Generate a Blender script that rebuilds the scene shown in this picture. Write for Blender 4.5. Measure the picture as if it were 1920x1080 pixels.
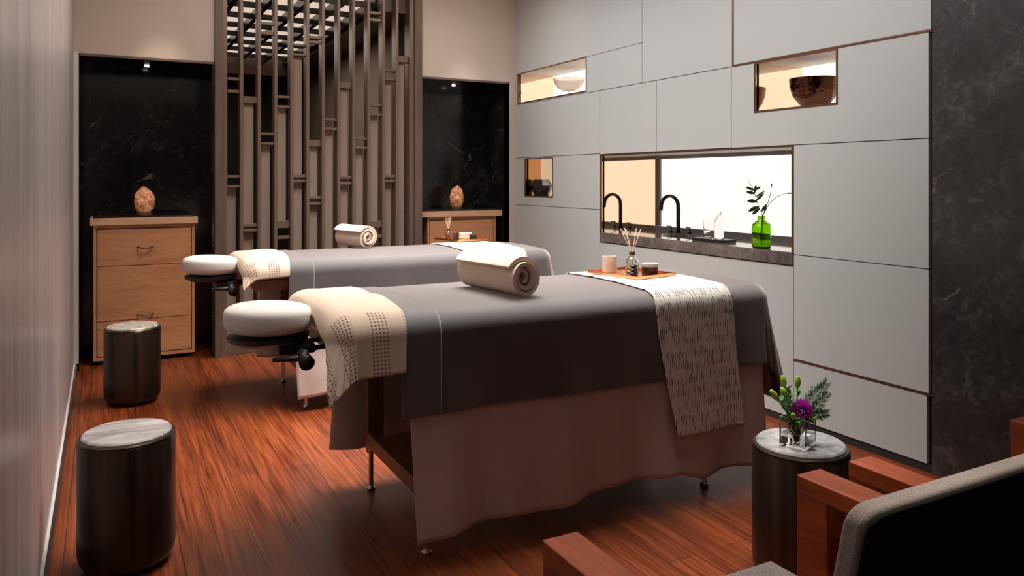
import bpy, bmesh, math, random
from mathutils import Vector, Matrix, noise
random.seed(7)
PI = math.pi
S = bpy.context.scene
for o in list(bpy.data.objects): bpy.data.objects.remove(o, do_unlink=True)
COL = S.collection

# ------------------------------------------------------------ camera
F, VX, HZ, CH = 1433.0, 194.0, 337.0, 1.4
cam = bpy.data.cameras.new('camera'); co = bpy.data.objects.new('camera', cam); COL.objects.link(co)
cam.sensor_width = 36; cam.lens = 36*F/1920
cam.shift_y = -(540-HZ)/1920
cam.clip_start = .02
co.location = (0, 0, CH)
co.rotation_euler = (PI/2, 0, -math.atan((960-VX)/F))
S.camera = co
# ------------------------------------------------------------ world and light
w = bpy.data.worlds.new('world'); S.world = w; w.use_nodes = True
w.node_tree.nodes['Background'].inputs[0].default_value = (.9, .85, .8, 1)
w.node_tree.nodes['Background'].inputs[1].default_value = .03
S.view_settings.view_transform = 'Standard'; S.view_settings.look = 'None'
S.view_settings.exposure = 0; S.view_settings.gamma = 1; S.view_settings.use_curve_mapping = False

def area(loc, sx, sy, power, col, rot=(0, 0, 0), spread=PI):
    l = bpy.data.lights.new('ceiling_or_fill_light', 'AREA'); l.shape = 'RECTANGLE'; l.size = sx; l.size_y = sy
    l.energy = power; l.color = col; l.spread = spread
    o = bpy.data.objects.new('ceiling_or_fill_light', l); COL.objects.link(o); o.location = loc; o.rotation_euler = rot
    return o
def spot(loc, power, col, ang=60, blend=.6, r=.03, aim=None):
    l = bpy.data.lights.new('spot_light', 'SPOT'); l.energy = power; l.color = col; l.spot_size = math.radians(ang)
    l.spot_blend = blend; l.shadow_soft_size = r
    o = bpy.data.objects.new('spot_light', l); COL.objects.link(o); o.location = loc
    if aim is not None:
        o.rotation_euler = (Vector(aim)-Vector(loc)).to_track_quat('-Z', 'Y').to_euler()
    return o
WARM = (1, .86, .72); NEUT = (1, .95, .9)
area((1.8, 4.25, 3.22), 1.6, 2.9, 125, NEUT, spread=math.radians(84))
area((1.2, -.6, 3.2), 2.4, 1.0, 4, WARM, rot=(math.radians(40), 0, 0))                                          # added soft fill from the unseen near end of the room
area((2.2, 3.9, 3.22), .5, 4.2, 38, (.97, .98, .97), rot=(0, math.radians(-42), 0), spread=math.radians(100))   # washes the panelled wall
area((1.6, 5.1, 3.22), 3.0, .3, 14, WARM, rot=(math.radians(48), 0, 0), spread=math.radians(120))             # washes the far wall
area((.75, 3.4, 3.22), .3, 4.0, 34, (1, .9, .84), rot=(0, math.radians(38), 0), spread=math.radians(110))       # washes the streaked wall
spot((.55, 4.2, 3.2), 90, WARM, 42, .9, .05, (.55, 4.15, 0))
spot((.45, 6.0, 3.2), 60, WARM, 40, .8, .05, (.3, 6.5, .8))
spot((2.9, 6.0, 3.2), 40, WARM, 40, .8, .05, (2.95, 6.5, .9))
spot((2.1, 1.85, 3.2), 170, NEUT, 30, .8, .05, (2.1, 1.85, .4))
spot((1.5, .7, 3.2), 150, WARM, 44, .8, .05, (1.5, .9, .6))

# ------------------------------------------------------------ materials
def mat(name, col=(.5, .5, .5), rough=.6, metal=0, spec=.5, **kw):
    m = bpy.data.materials.new(name); m.use_nodes = True
    b = m.node_tree.nodes['Principled BSDF']
    b.inputs['Base Color'].default_value = (*col, 1); b.inputs['Roughness'].default_value = rough
    b.inputs['Metallic'].default_value = metal; b.inputs['Specular IOR Level'].default_value = spec
    for k, v in kw.items(): b.inputs[k.replace('_', ' ')].default_value = v
    return m
def nd(m, t, **kw):
    n = m.node_tree.nodes.new(t)
    for k, v in kw.items():
        if k in n.inputs.keys() if hasattr(n.inputs, 'keys') else False: n.inputs[k].default_value = v
        else:
            try: setattr(n, k, v)
            except Exception: n.inputs[k].default_value = v
    return n
def lk(m, a, b): m.node_tree.links.new(a, b)
def bs(m): return m.node_tree.nodes['Principled BSDF']
def coords(m, scale=(1, 1, 1), kind='Object', rot=(0, 0, 0)):
    tc = nd(m, 'ShaderNodeTexCoord'); mp = nd(m, 'ShaderNodeMapping')
    mp.inputs['Scale'].default_value = scale; mp.inputs['Rotation'].default_value = rot
    lk(m, tc.outputs[kind], mp.inputs[0]); return mp.outputs[0]
def noise_n(m, vec, scale, detail=4, rough=.5, dist=0):
    n = nd(m, 'ShaderNodeTexNoise'); n.inputs['Scale'].default_value = scale; n.inputs['Detail'].default_value = detail
    n.inputs['Roughness'].default_value = rough; n.inputs['Distortion'].default_value = dist
    lk(m, vec, n.inputs['Vector']); return n.outputs['Fac']
def ramp(m, fac, stops):
    r = nd(m, 'ShaderNodeValToRGB'); e = r.color_ramp.elements
    while len(e) < len(stops): e.new(.5)
    for i, (p, c) in enumerate(stops): e[i].position = p; e[i].color = (*c, 1)
    lk(m, fac, r.inputs[0]); return r.outputs[0]
def mixc(m, fac, a, b, mode='MIX'):
    x = nd(m, 'ShaderNodeMix'); x.data_type = 'RGBA'; x.blend_type = mode
    for s, v in ((x.inputs[0], fac), (x.inputs[6], a), (x.inputs[7], b)):
        if isinstance(v, (int, float)): s.default_value = v
        elif isinstance(v, tuple): s.default_value = (*v, 1)
        else: lk(m, v, s)
    return x.outputs[2]
def bump(m, h, strength=.3, dist=.01):
    b = nd(m, 'ShaderNodeBump'); b.inputs['Strength'].default_value = strength; b.inputs['Distance'].default_value = dist
    lk(m, h, b.inputs['Height']); lk(m, b.outputs[0], bs(m).inputs['Normal'])
def base(m, c): lk(m, c, bs(m).inputs['Base Color'])
def mth(m, op, a, b=0.0, c=None):
    x = nd(m, 'ShaderNodeMath'); x.operation = op
    for i, v in enumerate((a, b, c)):
        if v is None: continue
        if isinstance(v, (int, float)): x.inputs[i].default_value = v
        else: lk(m, v, x.inputs[i])
    return x.outputs[0]

def fabric(name, col, sc=900, var=.15, rough=.95, bumpd=.0015, sheen=.0):
    m = mat(name, col, rough, spec=.2); v = coords(m)
    n = noise_n(m, v, sc, 2); n2 = noise_n(m, v, 6, 3)
    f = mth(m, 'MULTIPLY_ADD', n, .7, mth(m, 'MULTIPLY', n2, .3))
    base(m, ramp(m, f, [(.3, tuple(c*(1-var) for c in col)), (.7, tuple(c*(1+var) for c in col))]))
    bump(m, n, .5, bumpd)
    bs(m).inputs['Sheen Weight'].default_value = sheen; bs(m).inputs['Sheen Roughness'].default_value = .4
    return m

M = {}
# floor planks
m = mat('floor_wood', rough=.32, spec=.5); v = coords(m)
br = nd(m, 'ShaderNodeTexBrick'); br.inputs['Scale'].default_value = 1; br.inputs['Brick Width'].default_value = 1.6
br.inputs['Row Height'].default_value = .13; br.inputs['Mortar Size'].default_value = .0015; br.offset = .37
br.inputs['Color1'].default_value = (.2, .2, .2, 1); br.inputs['Color2'].default_value = (.8, .8, .8, 1); br.inputs['Mortar'].default_value = (0, 0, 0, 1)
vr = coords(m, rot=(0, 0, PI/2)); lk(m, vr, br.inputs['Vector'])
vs = coords(m, scale=(60, 2.2, 1)); st = noise_n(m, vs, 1, 6, .65, .3)
vs2 = coords(m, scale=(14, .7, 1)); st2 = noise_n(m, vs2, 1, 3, .5)
f = mth(m, 'MULTIPLY_ADD', st, .75, mth(m, 'MULTIPLY', st2, .35))
f = mth(m, 'MULTIPLY_ADD', br.outputs['Color'], .14, f)
c = ramp(m, f, [(.42, (.035, .006, .0015)), (.6, (.13, .024, .005)), (.8, (.26, .056, .012))])
c = mixc(m, br.outputs['Fac'], c, (.02, .006, .003)); base(m, c)
lk(m, ramp(m, st, [(.3, (.26,)*3), (.7, (.44,)*3)]), bs(m).inputs['Roughness']); bump(m, st, .15, .002)
M['floor'] = m
# left wall polished stone: vertical grain, with smeared reflections painted in as streaks
m = mat('streaked_stone', rough=.3, spec=.45); v = coords(m, scale=(1, 4.5, .25))
a = noise_n(m, v, 2.2, 6, .6, .4); b = noise_n(m, coords(m, scale=(1, 30, .8)), 2, 4, .6)
f = mth(m, 'MULTIPLY_ADD', a, .65, mth(m, 'MULTIPLY', b, .35))
base(m, ramp(m, f, [(.3, (.24, .22, .225)), (.5, (.40, .365, .355)), (.7, (.56, .52, .48))]))
M['streak'] = m
# painted wall
m = mat('beige_paint', (.52, .44, .385), .85, spec=.2); v = coords(m); n = noise_n(m, v, 120, 3); bump(m, n, .15, .002); M['beige'] = m
M['white_ceiling'] = mat('ceiling_paint', (.55, .5, .46), .9)
# wall panels: grey leather-like laminate
m = mat('grey_panel', (.42, .425, .415), .6, spec=.3); v = coords(m); n = noise_n(m, v, 300, 2); bump(m, n, .12, .001); M['panel'] = m
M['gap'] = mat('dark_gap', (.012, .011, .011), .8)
m = mat('copper', (.22, .11, .07), .35, metal=.8); M['copper'] = m
M['bronze_mirror'] = mat('bronze_mirror', (.86, .68, .50), .03, metal=1)
M['bronze_mirror_dark'] = mat('bronze_mirror_dark', (.75, .42, .24), .03, metal=1)
M['liner'] = mat('niche_liner', (.75, .7, .64), .6)
M['liner_dark'] = mat('niche_liner_grey', (.3, .3, .3), .5)
def emis(name, col, s):
    m = mat(name, col, .6); bs(m).inputs['Emission Color'].default_value = (*col, 1); bs(m).inputs['Emission Strength'].default_value = s; return m
M['lit'] = emis('backlit_panel', (1, .93, .85), 1.0)
M['lit_warm'] = emis('backlit_panel_warm', (.85, .62, .38), .62)
M['lamp'] = emis('lamp_lens', (1, .9, .75), 4)
# dark marble
def marble(name, dark, mid, light, rough=.25, seams=False):
    m = mat(name, rough=rough, spec=.5); v = coords(m)
    d = noise_n(m, v, 2.3, 8, .62, 1.2); e = noise_n(m, v, 11, 8, .7, 2.0)
    c = ramp(m, mth(m, 'MULTIPLY_ADD', d, .5, mth(m, 'MULTIPLY', e, .5)), [(.36, dark), (.52, mid), (.66, light)])
    vo = nd(m, 'ShaderNodeTexVoronoi'); vo.feature = 'DISTANCE_TO_EDGE'; vo.inputs['Scale'].default_value = 2.6
    nv = nd(m, 'ShaderNodeTexNoise'); nv.inputs['Scale'].default_value = 3; nv.inputs['Detail'].default_value = 6
    lk(m, v, nv.inputs['Vector']); mx = nd(m, 'ShaderNodeMix'); mx.data_type = 'VECTOR'; mx.inputs[0].default_value = .35
    lk(m, v, mx.inputs[4]); lk(m, nv.outputs['Color'], mx.inputs[5]); lk(m, mx.outputs[1], vo.inputs['Vector'])
    ve = ramp(m, vo.outputs['Distance'], [(0, (1,)*3), (.012, (0,)*3)])
    msk = ramp(m, noise_n(m, v, 4, 3), [(.55, (0,)*3), (.7, (.6,)*3)])
    c = mixc(m, mixc(m, 1.0, ve, msk, 'MULTIPLY'), c, (.32, .22, .18))
    if seams:
        b = nd(m, 'ShaderNodeTexBrick'); b.inputs['Scale'].default_value = 1
    base(m, c); return m
M['marble_dark'] = marble('dark_marble', (.003, .003, .0035), (.011, .010, .0105), (.05, .042, .04), .16)
M['marble_wall'] = marble('dark_brown_marble', (.010, .009, .009), (.030, .027, .027), (.10, .09, .088), .35)
M['counter'] = marble('counter_stone', (.05, .04, .035), (.12, .095, .085), (.22, .18, .16), .06)
m = mat('pale_marble', rough=.12, spec=.5); v = coords(m); a = noise_n(m, v, 9, 6, .6, 1.5)
base(m, ramp(m, a, [(.35, (.22, .22, .225)), (.5, (.36, .355, .35)), (.7, (.46, .45, .44))])); M['marble_white'] = m
m = mat('striped_marble', rough=.22, spec=.5); v = coords(m, scale=(3, 22, 1), rot=(0, 0, .15)); a = noise_n(m, v, 1, 6, .6, .6)
base(m, ramp(m, a, [(.35, (.22, .20, .20)), (.5, (.40, .37, .36)), (.68, (.58, .54, .52))])); M['marble_stripe'] = m
m = mat('speckled_marble', rough=.3, spec=.5); v = coords(m); a = noise_n(m, v, 60, 3, .7, .5)
base(m, ramp(m, a, [(.35, (.12, .10, .09)), (.5, (.42, .37, .33)), (.65, (.75, .70, .66))])); M['marble_speckle'] = m
# dark bronze drum
m = mat('brushed_bronze', (.035, .024, .018), .3, metal=.7, spec=.5); v = coords(m, scale=(30, 30, .5)); a = noise_n(m, v, 1, 4)
base(m, ramp(m, a, [(.3, (.03, .02, .015)), (.7, (.075, .048, .034))])); lk(m, ramp(m, a, [(.3, (.24,)*3), (.7, (.42,)*3)]), bs(m).inputs['Roughness']); M['bronze'] = m
M['rim'] = mat('bronze_rim', (.11, .08, .06), .3, metal=.8)
# woods
def wood(name, lo, hi, scale=(2, 2, 14), rough=.45):
    m = mat(name, rough=rough); a = noise_n(m, coords(m, scale=scale), 1.5, 5, .6, .8)
    b = noise_n(m, coords(m, scale=tuple(s*7 for s in scale)), 1.5, 3, .6)
    base(m, ramp(m, mth(m, 'MULTIPLY_ADD', a, .7, mth(m, 'MULTIPLY', b, .3)), [(.35, lo), (.65, hi)])); bump(m, b, .1, .001); return m
M['maple'] = wood('pale_oak', (.44, .19, .085), (.62, .30, .145))
M['maple_edge'] = wood('pale_oak_edge', (.52, .28, .16), (.68, .42, .27), (2, 14, 14))
M['chairwood'] = wood('reddish_teak', (.20, .030, .007), (.44, .095, .022), (10, 1.5, 10), .4)
M['tablewood'] = wood('dark_beech', (.10, .035, .015), (.20, .08, .035), (6, 6, 2), .45)
M['screenwood'] = mat('screen_bronze', (.17, .115, .088), .4, metal=.15)
M['screenframe'] = wood('screen_frame_brown', (.085, .055, .04), (.15, .10, .075), (8, 8, 1), .5)
M['screenpanel'] = fabric('screen_fabric', (.30, .235, .19), 600, .08)
M['black_metal'] = mat('black_metal', (.018, .017, .017), .3, metal=.6)
M['black_plastic'] = mat('black_plastic', (.008, .008, .008), .5)
M['chrome'] = mat('chrome', (.45, .4, .37), .25, metal=1)
M['steel_trim'] = mat('steel_trim', (.75, .73, .71), .45, metal=.5)
# fabrics
M['blanket'] = fabric('charcoal_blanket', (.012, .010, .0105), 500, .2, sheen=1)
M['blanket_band'] = fabric('slate_band', (.015, .018, .018), 500, .2, sheen=1)
for k_ in ('blanket', 'blanket_band'):
    bs(M[k_]).inputs['Roughness'].default_value = .75; bs(M[k_]).inputs['Specular IOR Level'].default_value = .6; bs(M[k_]).inputs['Sheen Roughness'].default_value = .56
    bs(M[k_]).inputs['Sheen Tint'].default_value = (1, .90, .90, 1)
M['sheet'] = fabric('taupe_sheet', (.48, .39, .35), 300, .08)
M['cover'] = fabric('cream_cover', (.56, .48, .42), 300, .06)
M['cushion'] = fabric('white_cotton', (.64, .60, .56), 700, .06)
M['roll'] = fabric('sand_terry', (.76, .60, .48), 420, .14, bumpd=.004)
M['chairfab'] = fabric('tweed_grey', (.26, .235, .225), 450, .5)
M['chairback'] = fabric('shaded_tweed', (.02, .019, .019), 450, .35)  # shade on the chair's outer back, put into the fabric colour
M['piping'] = fabric('pale_tweed_edge', (.42, .38, .36), 450, .35)
# towel with open-work
m = fabric('woven_towel', (.54, .43, .34), 400, .08, bumpd=.003)
uv = nd(m, 'ShaderNodeTexCoord').outputs['UV']
sx = nd(m, 'ShaderNodeSeparateXYZ'); lk(m, uv, sx.inputs[0])
U, V = sx.outputs[0], sx.outputs[1]
w1 = mth(m, 'SINE', mth(m, 'MULTIPLY', mth(m, 'ADD', U, V), 230)); w2 = mth(m, 'SINE', mth(m, 'MULTIPLY', mth(m, 'SUBTRACT', U, V), 230))
hole = mth(m, 'GREATER_THAN', mth(m, 'MULTIPLY', w1, w2), .28)
bandm = mth(m, 'LESS_THAN', mth(m, 'ABSOLUTE', mth(m, 'SUBTRACT', mth(m, 'FRACT', mth(m, 'MULTIPLY', U, 7.5)), .5)), .27)
low = mth(m, 'LESS_THAN', V, 2.69)
hole = mth(m, 'MULTIPLY', mth(m, 'MULTIPLY', hole, bandm), low)
old = bs(m).inputs['Base Color'].links[0].from_socket
base(m, mixc(m, hole, old, (.20, .14, .10))); M['towel'] = m
# runner: cream rib knit with dark dashes
m = mat('runner_knit', (.6, .55, .5), .95, spec=.1)
uv = nd(m, 'ShaderNodeTexCoord').outputs['UV']
mp = nd(m, 'ShaderNodeMapping'); mp.inputs['Scale'].default_value = (1, 1, 1); mp.inputs['Rotation'].default_value = (0, 0, PI/2); lk(m, uv, mp.inputs[0])
b = nd(m, 'ShaderNodeTexBrick'); b.inputs['Scale'].default_value = 1; b.inputs['Brick Width'].default_value = .05; b.inputs['Row Height'].default_value = .0125
b.inputs['Mortar Size'].default_value = .0042; b.inputs['Mortar Smooth'].default_value = .3; b.offset = .5
b.inputs['Color1'].default_value = (0,)*3+(1,); b.inputs['Color2'].default_value = (1,)*3+(1,); b.inputs['Mortar'].default_value = (.5, .5, .5, 1)
lk(m, mp.outputs[0], b.inputs['Vector'])
sx = nd(m, 'ShaderNodeSeparateXYZ'); lk(m, uv, sx.inputs[0]); U, V = sx.outputs[0], sx.outputs[1]
mp2 = nd(m, 'ShaderNodeMapping'); mp2.inputs['Scale'].default_value = (95, 16, 1); lk(m, uv, mp2.inputs[0])
n = noise_n(m, mp2.outputs[0], 1, 2, .5)
rib = mth(m, 'MULTIPLY_ADD', mth(m, 'SINE', mth(m, 'MULTIPLY', U, 2*PI/.0105)), .5, .5)
ribn = mth(m, 'LESS_THAN', rib, .30)
dash = mth(m, 'MULTIPLY', ribn, mth(m, 'GREATER_THAN', mth(m, 'MULTIPLY_ADD', n, 1.0, mth(m, 'MULTIPLY', mth(m, 'SINE', mth(m, 'MULTIPLY', V, 2*PI/.055)), .06)), .525))
c = mixc(m, mth(m, 'MULTIPLY', ribn, .35), (.76, .70, .65), (.30, .27, .25))
base(m, mixc(m, dash, c, (.05, .042, .04))); bump(m, rib, .5, .003); M['runner'] = m
# salt rock
m = mat('salt_rock', (.8, .35, .18), .5); v = coords(m); a = noise_n(m, v, 22, 5, .7, .6)
base(m, ramp(m, a, [(.35, (.22, .07, .03)), (.52, (.55, .23, .11)), (.68, (.8, .55, .4))])); bs(m).inputs['Subsurface Weight'].default_value = .2
lk(m, ramp(m, a, [(.35, (.3, .06, .015)), (.65, (.9, .4, .18))]), bs(m).inputs['Emission Color']); bs(m).inputs['Emission Strength'].default_value = .25
bump(m, a, .8, .01); M['salt'] = m
def glass(name, col, rough=.0, ior=1.45):
    m = mat(name, col, rough, spec=.5); bs(m).inputs['Transmission Weight'].default_value = 1; bs(m).inputs['IOR'].default_value = ior; return m
M['glass'] = glass('clear_glass', (.97, .98, .98))
M['smoked'] = glass('smoked_glass', (.72, .66, .62), .08)
M['glass_green'] = glass('green_glass', (.38, .70, .03))
M['frost'] = mat('frosted_glass', (.75, .7, .64), .4); bs(M['frost']).inputs['Transmission Weight'].default_value = .35
M['wax'] = mat('candle_wax', (.72, .55, .40), .5)
M['water'] = glass('water', (.95, .98, .97), ior=1.33)
M['oil'] = glass('diffuser_oil', (.95, .72, .45))
m = mat('hammered_copper', (.11, .05, .028), .12, metal=1); a = noise_n(m, coords(m), 45, 2); bump(m, a, .7, .01); M['bowlcopper'] = m
M['vase_dark'] = mat('dark_ceramic', (.025, .022, .022), .25)
M['tray_copper'] = mat('tray_copper', (.85, .36, .16), .22, metal=1)
M['tray_black'] = mat('tray_black', (.01, .01, .01), .3)
M['black_stone'] = mat('black_pebble', (.012, .012, .014), .35)
M['jar_dark'] = mat('brown_jar', (.035, .015, .01), .25)
M['jar_cream'] = mat('cream_jar', (.7, .62, .52), .35)
M['lid_grey'] = mat('grey_lid', (.45, .41, .4), .3)
M['reed'] = mat('reed', (.62, .42, .28), .7)
M['leaf_dark'] = mat('dark_leaf', (.02, .035, .022), .45)
M['stem_dark'] = mat('dark_stem', (.06, .04, .03), .6)
M['leaf'] = mat('green_leaf', (.06, .22, .04), .5)
M['fern'] = mat('fern_leaf', (.05, .20, .045), .6)
m = mat('lily_bud', (.3, .5, .04), .45); bs(m).inputs['Subsurface Weight'].default_value = .1; M['bud'] = m
M['purple'] = mat('purple_petal', (.62, .05, .60), .55)
M['purple_light'] = mat('purple_petal_tip', (.75, .20, .72), .55)

# ------------------------------------------------------------ mesh helpers
def link(name, bm, m, parent=None, smooth=False, loc=None):
    me = bpy.data.meshes.new(name); bm.normal_update(); bm.to_mesh(me); bm.free()
    o = bpy.data.objects.new(name, me); COL.objects.link(o)
    if m is not None: me.materials.append(M[m] if isinstance(m, str) else m)
    if smooth:
        for p in me.polygons: p.use_smooth = True
    if parent: o.parent = parent
    if loc: o.location = loc
    return o
def tag(o, label=None, cat=None, group=None, kind=None):
    if label: o['label'] = label
    if cat: o['category'] = cat
    if group: o['group'] = group
    if kind: o['kind'] = kind
    return o
def thing(name, label, cat, loc=(0, 0, 0), rz=0, group=None):
    o = bpy.data.objects.new(name, None); COL.objects.link(o); o.location = loc; o.rotation_euler = (0, 0, rz)
    o.empty_display_size = .05
    return tag(o, label, cat, group)
def bx(bm, x0, x1, y0, y1, z0, z1, mi=0):
    vs = [bm.verts.new(p) for p in ((x0, y0, z0), (x1, y0, z0), (x1, y1, z0), (x0, y1, z0), (x0, y0, z1), (x1, y0, z1), (x1, y1, z1), (x0, y1, z1))]
    for q in ((0, 3, 2, 1), (4, 5, 6, 7), (0, 1, 5, 4), (1, 2, 6, 5), (2, 3, 7, 6), (3, 0, 4, 7)):
        f = bm.faces.new([vs[i] for i in q]); f.material_index = mi
    return vs
def box(name, x0, x1, y0, y1, z0, z1, m, parent=None, bev=0, seg=2, smooth=False):
    bm = bmesh.new(); bx(bm, x0, x1, y0, y1, z0, z1)
    if bev: bmesh.ops.bevel(bm, geom=bm.edges[:], offset=bev, segments=seg, affect='EDGES', profile=.5)
    return link(name, bm, m, parent, smooth)
def lathe(bm, prof, n=40, c=(0, 0, 0), sx=1, sy=1, cap=True):
    rings = []
    for r, z in prof:
        if r < 1e-5: rings.append([bm.verts.new((c[0], c[1], c[2]+z))])
        else: rings.append([bm.verts.new((c[0]+sx*r*math.cos(2*PI*i/n), c[1]+sy*r*math.sin(2*PI*i/n), c[2]+z)) for i in range(n)])
    for a, b in zip(rings, rings[1:]):
        for i in range(n):
            j = (i+1) % n
            if len(a) == 1 and len(b) == 1: continue
            if len(a) == 1: bm.faces.new((a[0], b[j], b[i]))
            elif len(b) == 1: bm.faces.new((a[i], a[j], b[0]))
            else: bm.faces.new((a[i], a[j], b[j], b[i]))
    if cap:
        if len(rings[0]) > 1: bm.faces.new(rings[0][::-1])
        if len(rings[-1]) > 1: bm.faces.new(rings[-1])
def lobj(name, prof, m, parent=None, c=(0, 0, 0), n=40, smooth=True, cap=True, sx=1, sy=1, sharp=True):
    bm = bmesh.new(); lathe(bm, prof, n, c, sx, sy, cap)
    bmesh.ops.recalc_face_normals(bm, faces=bm.faces[:])
    o = link(name, bm, m, parent, smooth)
    if smooth and sharp: autos(o)
    return o
def autos(o, ang=38):
    me = o.data; bm = bmesh.new(); bm.from_mesh(me)
    for e in bm.edges:
        if len(e.link_faces) == 2 and e.calc_face_angle(0) > math.radians(ang): e.smooth = False
    bm.to_mesh(me); bm.free()
def tube(bm, pts, rad, n=8, flat=None):
    pts = [Vector(p) for p in pts]; rings = []
    up = Vector((0, 0, 1))
    t0 = (pts[1]-pts[0]).normalized()
    if abs(t0.dot(up)) > .95: up = Vector((0, 1, 0))
    N = (up - t0*up.dot(t0)).normalized()
    for i, p in enumerate(pts):
        if i == 0: t = (pts[1]-p)
        elif i == len(pts)-1: t = p-pts[i-1]
        else: t = pts[i+1]-pts[i-1]
        t.normalize(); N = (N - t*N.dot(t)).normalized(); B = t.cross(N)
        r = rad[i] if isinstance(rad, (list, tuple)) else rad
        rr = r; rf = r if flat is None else flat
        rings.append([bm.verts.new(p + N*rr*math.cos(2*PI*k/n) + B*rf*math.sin(2*PI*k/n)) for k in range(n)])
    for a, b in zip(rings, rings[1:]):
        for k in range(n): bm.faces.new((a[k], a[(k+1) % n], b[(k+1) % n], b[k]))
    bm.faces.new(rings[0][::-1]); bm.faces.new(rings[-1])
def tobj(name, pts, rad, m, parent=None, n=8, flat=None):
    bm = bmesh.new(); tube(bm, pts, rad, n, flat); bmesh.ops.recalc_face_normals(bm, faces=bm.faces[:])
    return link(name, bm, m, parent, True)
def dup(root, loc=None, rz=None, label=None, group=None):
    r = root.copy(); COL.objects.link(r)
    if loc is not None: r.location = loc
    if rz is not None: r.rotation_euler = (0, 0, rz)
    if label: r['label'] = label
    if group: r['group'] = group
    for ch in list(root.children):
        c = ch.copy(); COL.objects.link(c); c.parent = r
        for g in list(ch.children):
            d = g.copy(); COL.objects.link(d); d.parent = c
    return r

# ------------------------------------------------------------ room shell
LX, RX, BY, CZ = -.19, 3.472, 6.42, 3.3
FY = -1.6
def st(o): return tag(o, kind='structure')
st(box('floor', LX-.1, 4.1, FY, 11, -.1, 0, 'floor'))
st(box('ceiling', LX-.1, RX+.7, FY, BY+.15, CZ, CZ+.1, 'white_ceiling'))
st(box('wall_left', LX-.1, LX, FY, BY+.7, 0, CZ, 'streak'))
st(box('wall_front', LX-.1, RX+.7, FY-.1, FY, 0, CZ, 'marble_wall'))
st(box('baseboard_left', LX, LX+.022, FY, BY+.02, 0, .05, 'marble_dark'))
st(box('trim_1', LX, LX+.010, FY, BY+.02, .0502, .0562, 'steel_trim'))
st(box('trim_2', LX, LX+.03, BY-.012, BY+.02, .057, 2.335, 'steel_trim'))
# far wall with two tall niches
NL0, NL1, NR0, NR1, NZ, ND = -.155, .767, 2.515, 3.405, 2.328, 6.98
bm = bmesh.new()
bx(bm, LX, .783, BY, BY+.12, NZ, CZ); bx(bm, 2.492, RX+.02, BY, BY+.12, NZ, CZ)
bx(bm, NR1, RX+.02, BY, BY+.12, 0, NZ)
bx(bm, .783, 2.492, BY, BY+.12, 3.12, CZ)
wb = st(link('wall_back', bm, 'beige'))
def niche(x0, x1, name):
    bm = bmesh.new()
    bx(bm, x0-.03, x1+.03, ND, ND+.05, 0, NZ+.05)
    bx(bm, x0-.03, x0, BY+.004, ND, 0, NZ+.03); bx(bm, x1, x1+.03, BY+.004, ND, 0, NZ+.03)
    bx(bm, x0, x1, BY+.02, ND, NZ-.005, NZ+.05)
    return st(link(name, bm, 'marble_dark', wb))
niche(NL0, NL1-.012, 'stone_lining'); niche(NR0, NR1, 'stone_lining')
for lx in (.31, 3.02):
    lobj('downlight', [(.0, 0), (.018, 0), (.018, .006), (0, .006)], 'lamp', wb, (lx, 6.86, NZ-.013), 20)
st(box('trim_3', NL0, NL1, BY-.004, BY+.02, NZ-.018, NZ, 'screenframe', wb)); st(box('trim_4', NR0, NR1, BY-.004, BY+.02, NZ-.018, NZ, 'screenframe', wb))
spot((.31, 6.80, NZ-.03), 2.2, WARM, 75, .8, .02, (.30, 6.85, 1.1)); spot((3.02, 6.80, NZ-.03), 2.2, WARM, 75, .8, .02, (3.0, 6.85, 1.1))

# right wall: stone part
st(box('wall_right_stone', RX, RX+.1, FY, 2.262, 0, CZ, 'marble_wall'))
# right wall: panels
def panel(bm, y0, y1, z0, z1, holes=(), g=.0025, gy=None):
    y0 += g; y1 -= g; z0 += g; z1 -= g
    ys = sorted({y0, y1, *[h[0] for h in holes], *[h[1] for h in holes]}); zs = sorted({z0, z1, *[h[2] for h in holes], *[h[3] for h in holes]})
    ys = [y for y in ys if y0 <= y <= y1]; zs = [z for z in zs if z0 <= z <= z1]
    for a, b in zip(ys, ys[1:]):
        for c, d in zip(zs, zs[1:]):
            my, mz = (a+b)/2, (c+d)/2
            if any(h[0] < my < h[1] and h[2] < mz < h[3] for h in holes): continue
            bx(bm, RX, RX+.02, a, b, c, d)
n1 = (5.205, 6.388, 2.118, 2.405); n2 = (2.79, 3.388, 1.805, 2.106); n3 = (5.732, 6.242, 1.246, 1.597); n4 = (3.09, 5.012, .912, 1.596)
bm = bmesh.new()
panel(bm, 4.478, BY, 2.108, CZ, [n1]); panel(bm, 3.563, 4.478, 2.108, CZ); panel(bm, 2.262, 3.563, 2.112, CZ, g=.006)
panel(bm, 5.02, BY, 1.606, 2.108); panel(bm, 4.313, 5.02, 1.6, 2.108); panel(bm, 3.579, 4.313, 1.6, 2.108)
panel(bm, 2.277, 3.579, 1.598, 2.108, [n2])
panel(bm, 5.02, BY, 1.163, 1.606, [n3]); panel(bm, 5.02, BY, .04, 1.163)
panel(bm, 2.277, 3.088, .973, 1.598); panel(bm, 2.277, 3.088, .379, .973); panel(bm, 2.285, 3.088, .04, .369)
panel(bm, 3.088, 5.02, .04, .908)
wr = st(link('wall_right', bm, 'panel'))
# seam from the upper left niche
bm = bmesh.new()
bx(bm, RX-.0006, RX+.001, 4.478, 5.205, 2.4, 2.4035)
st(link('seam', bm, 'gap', wr))
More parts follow.
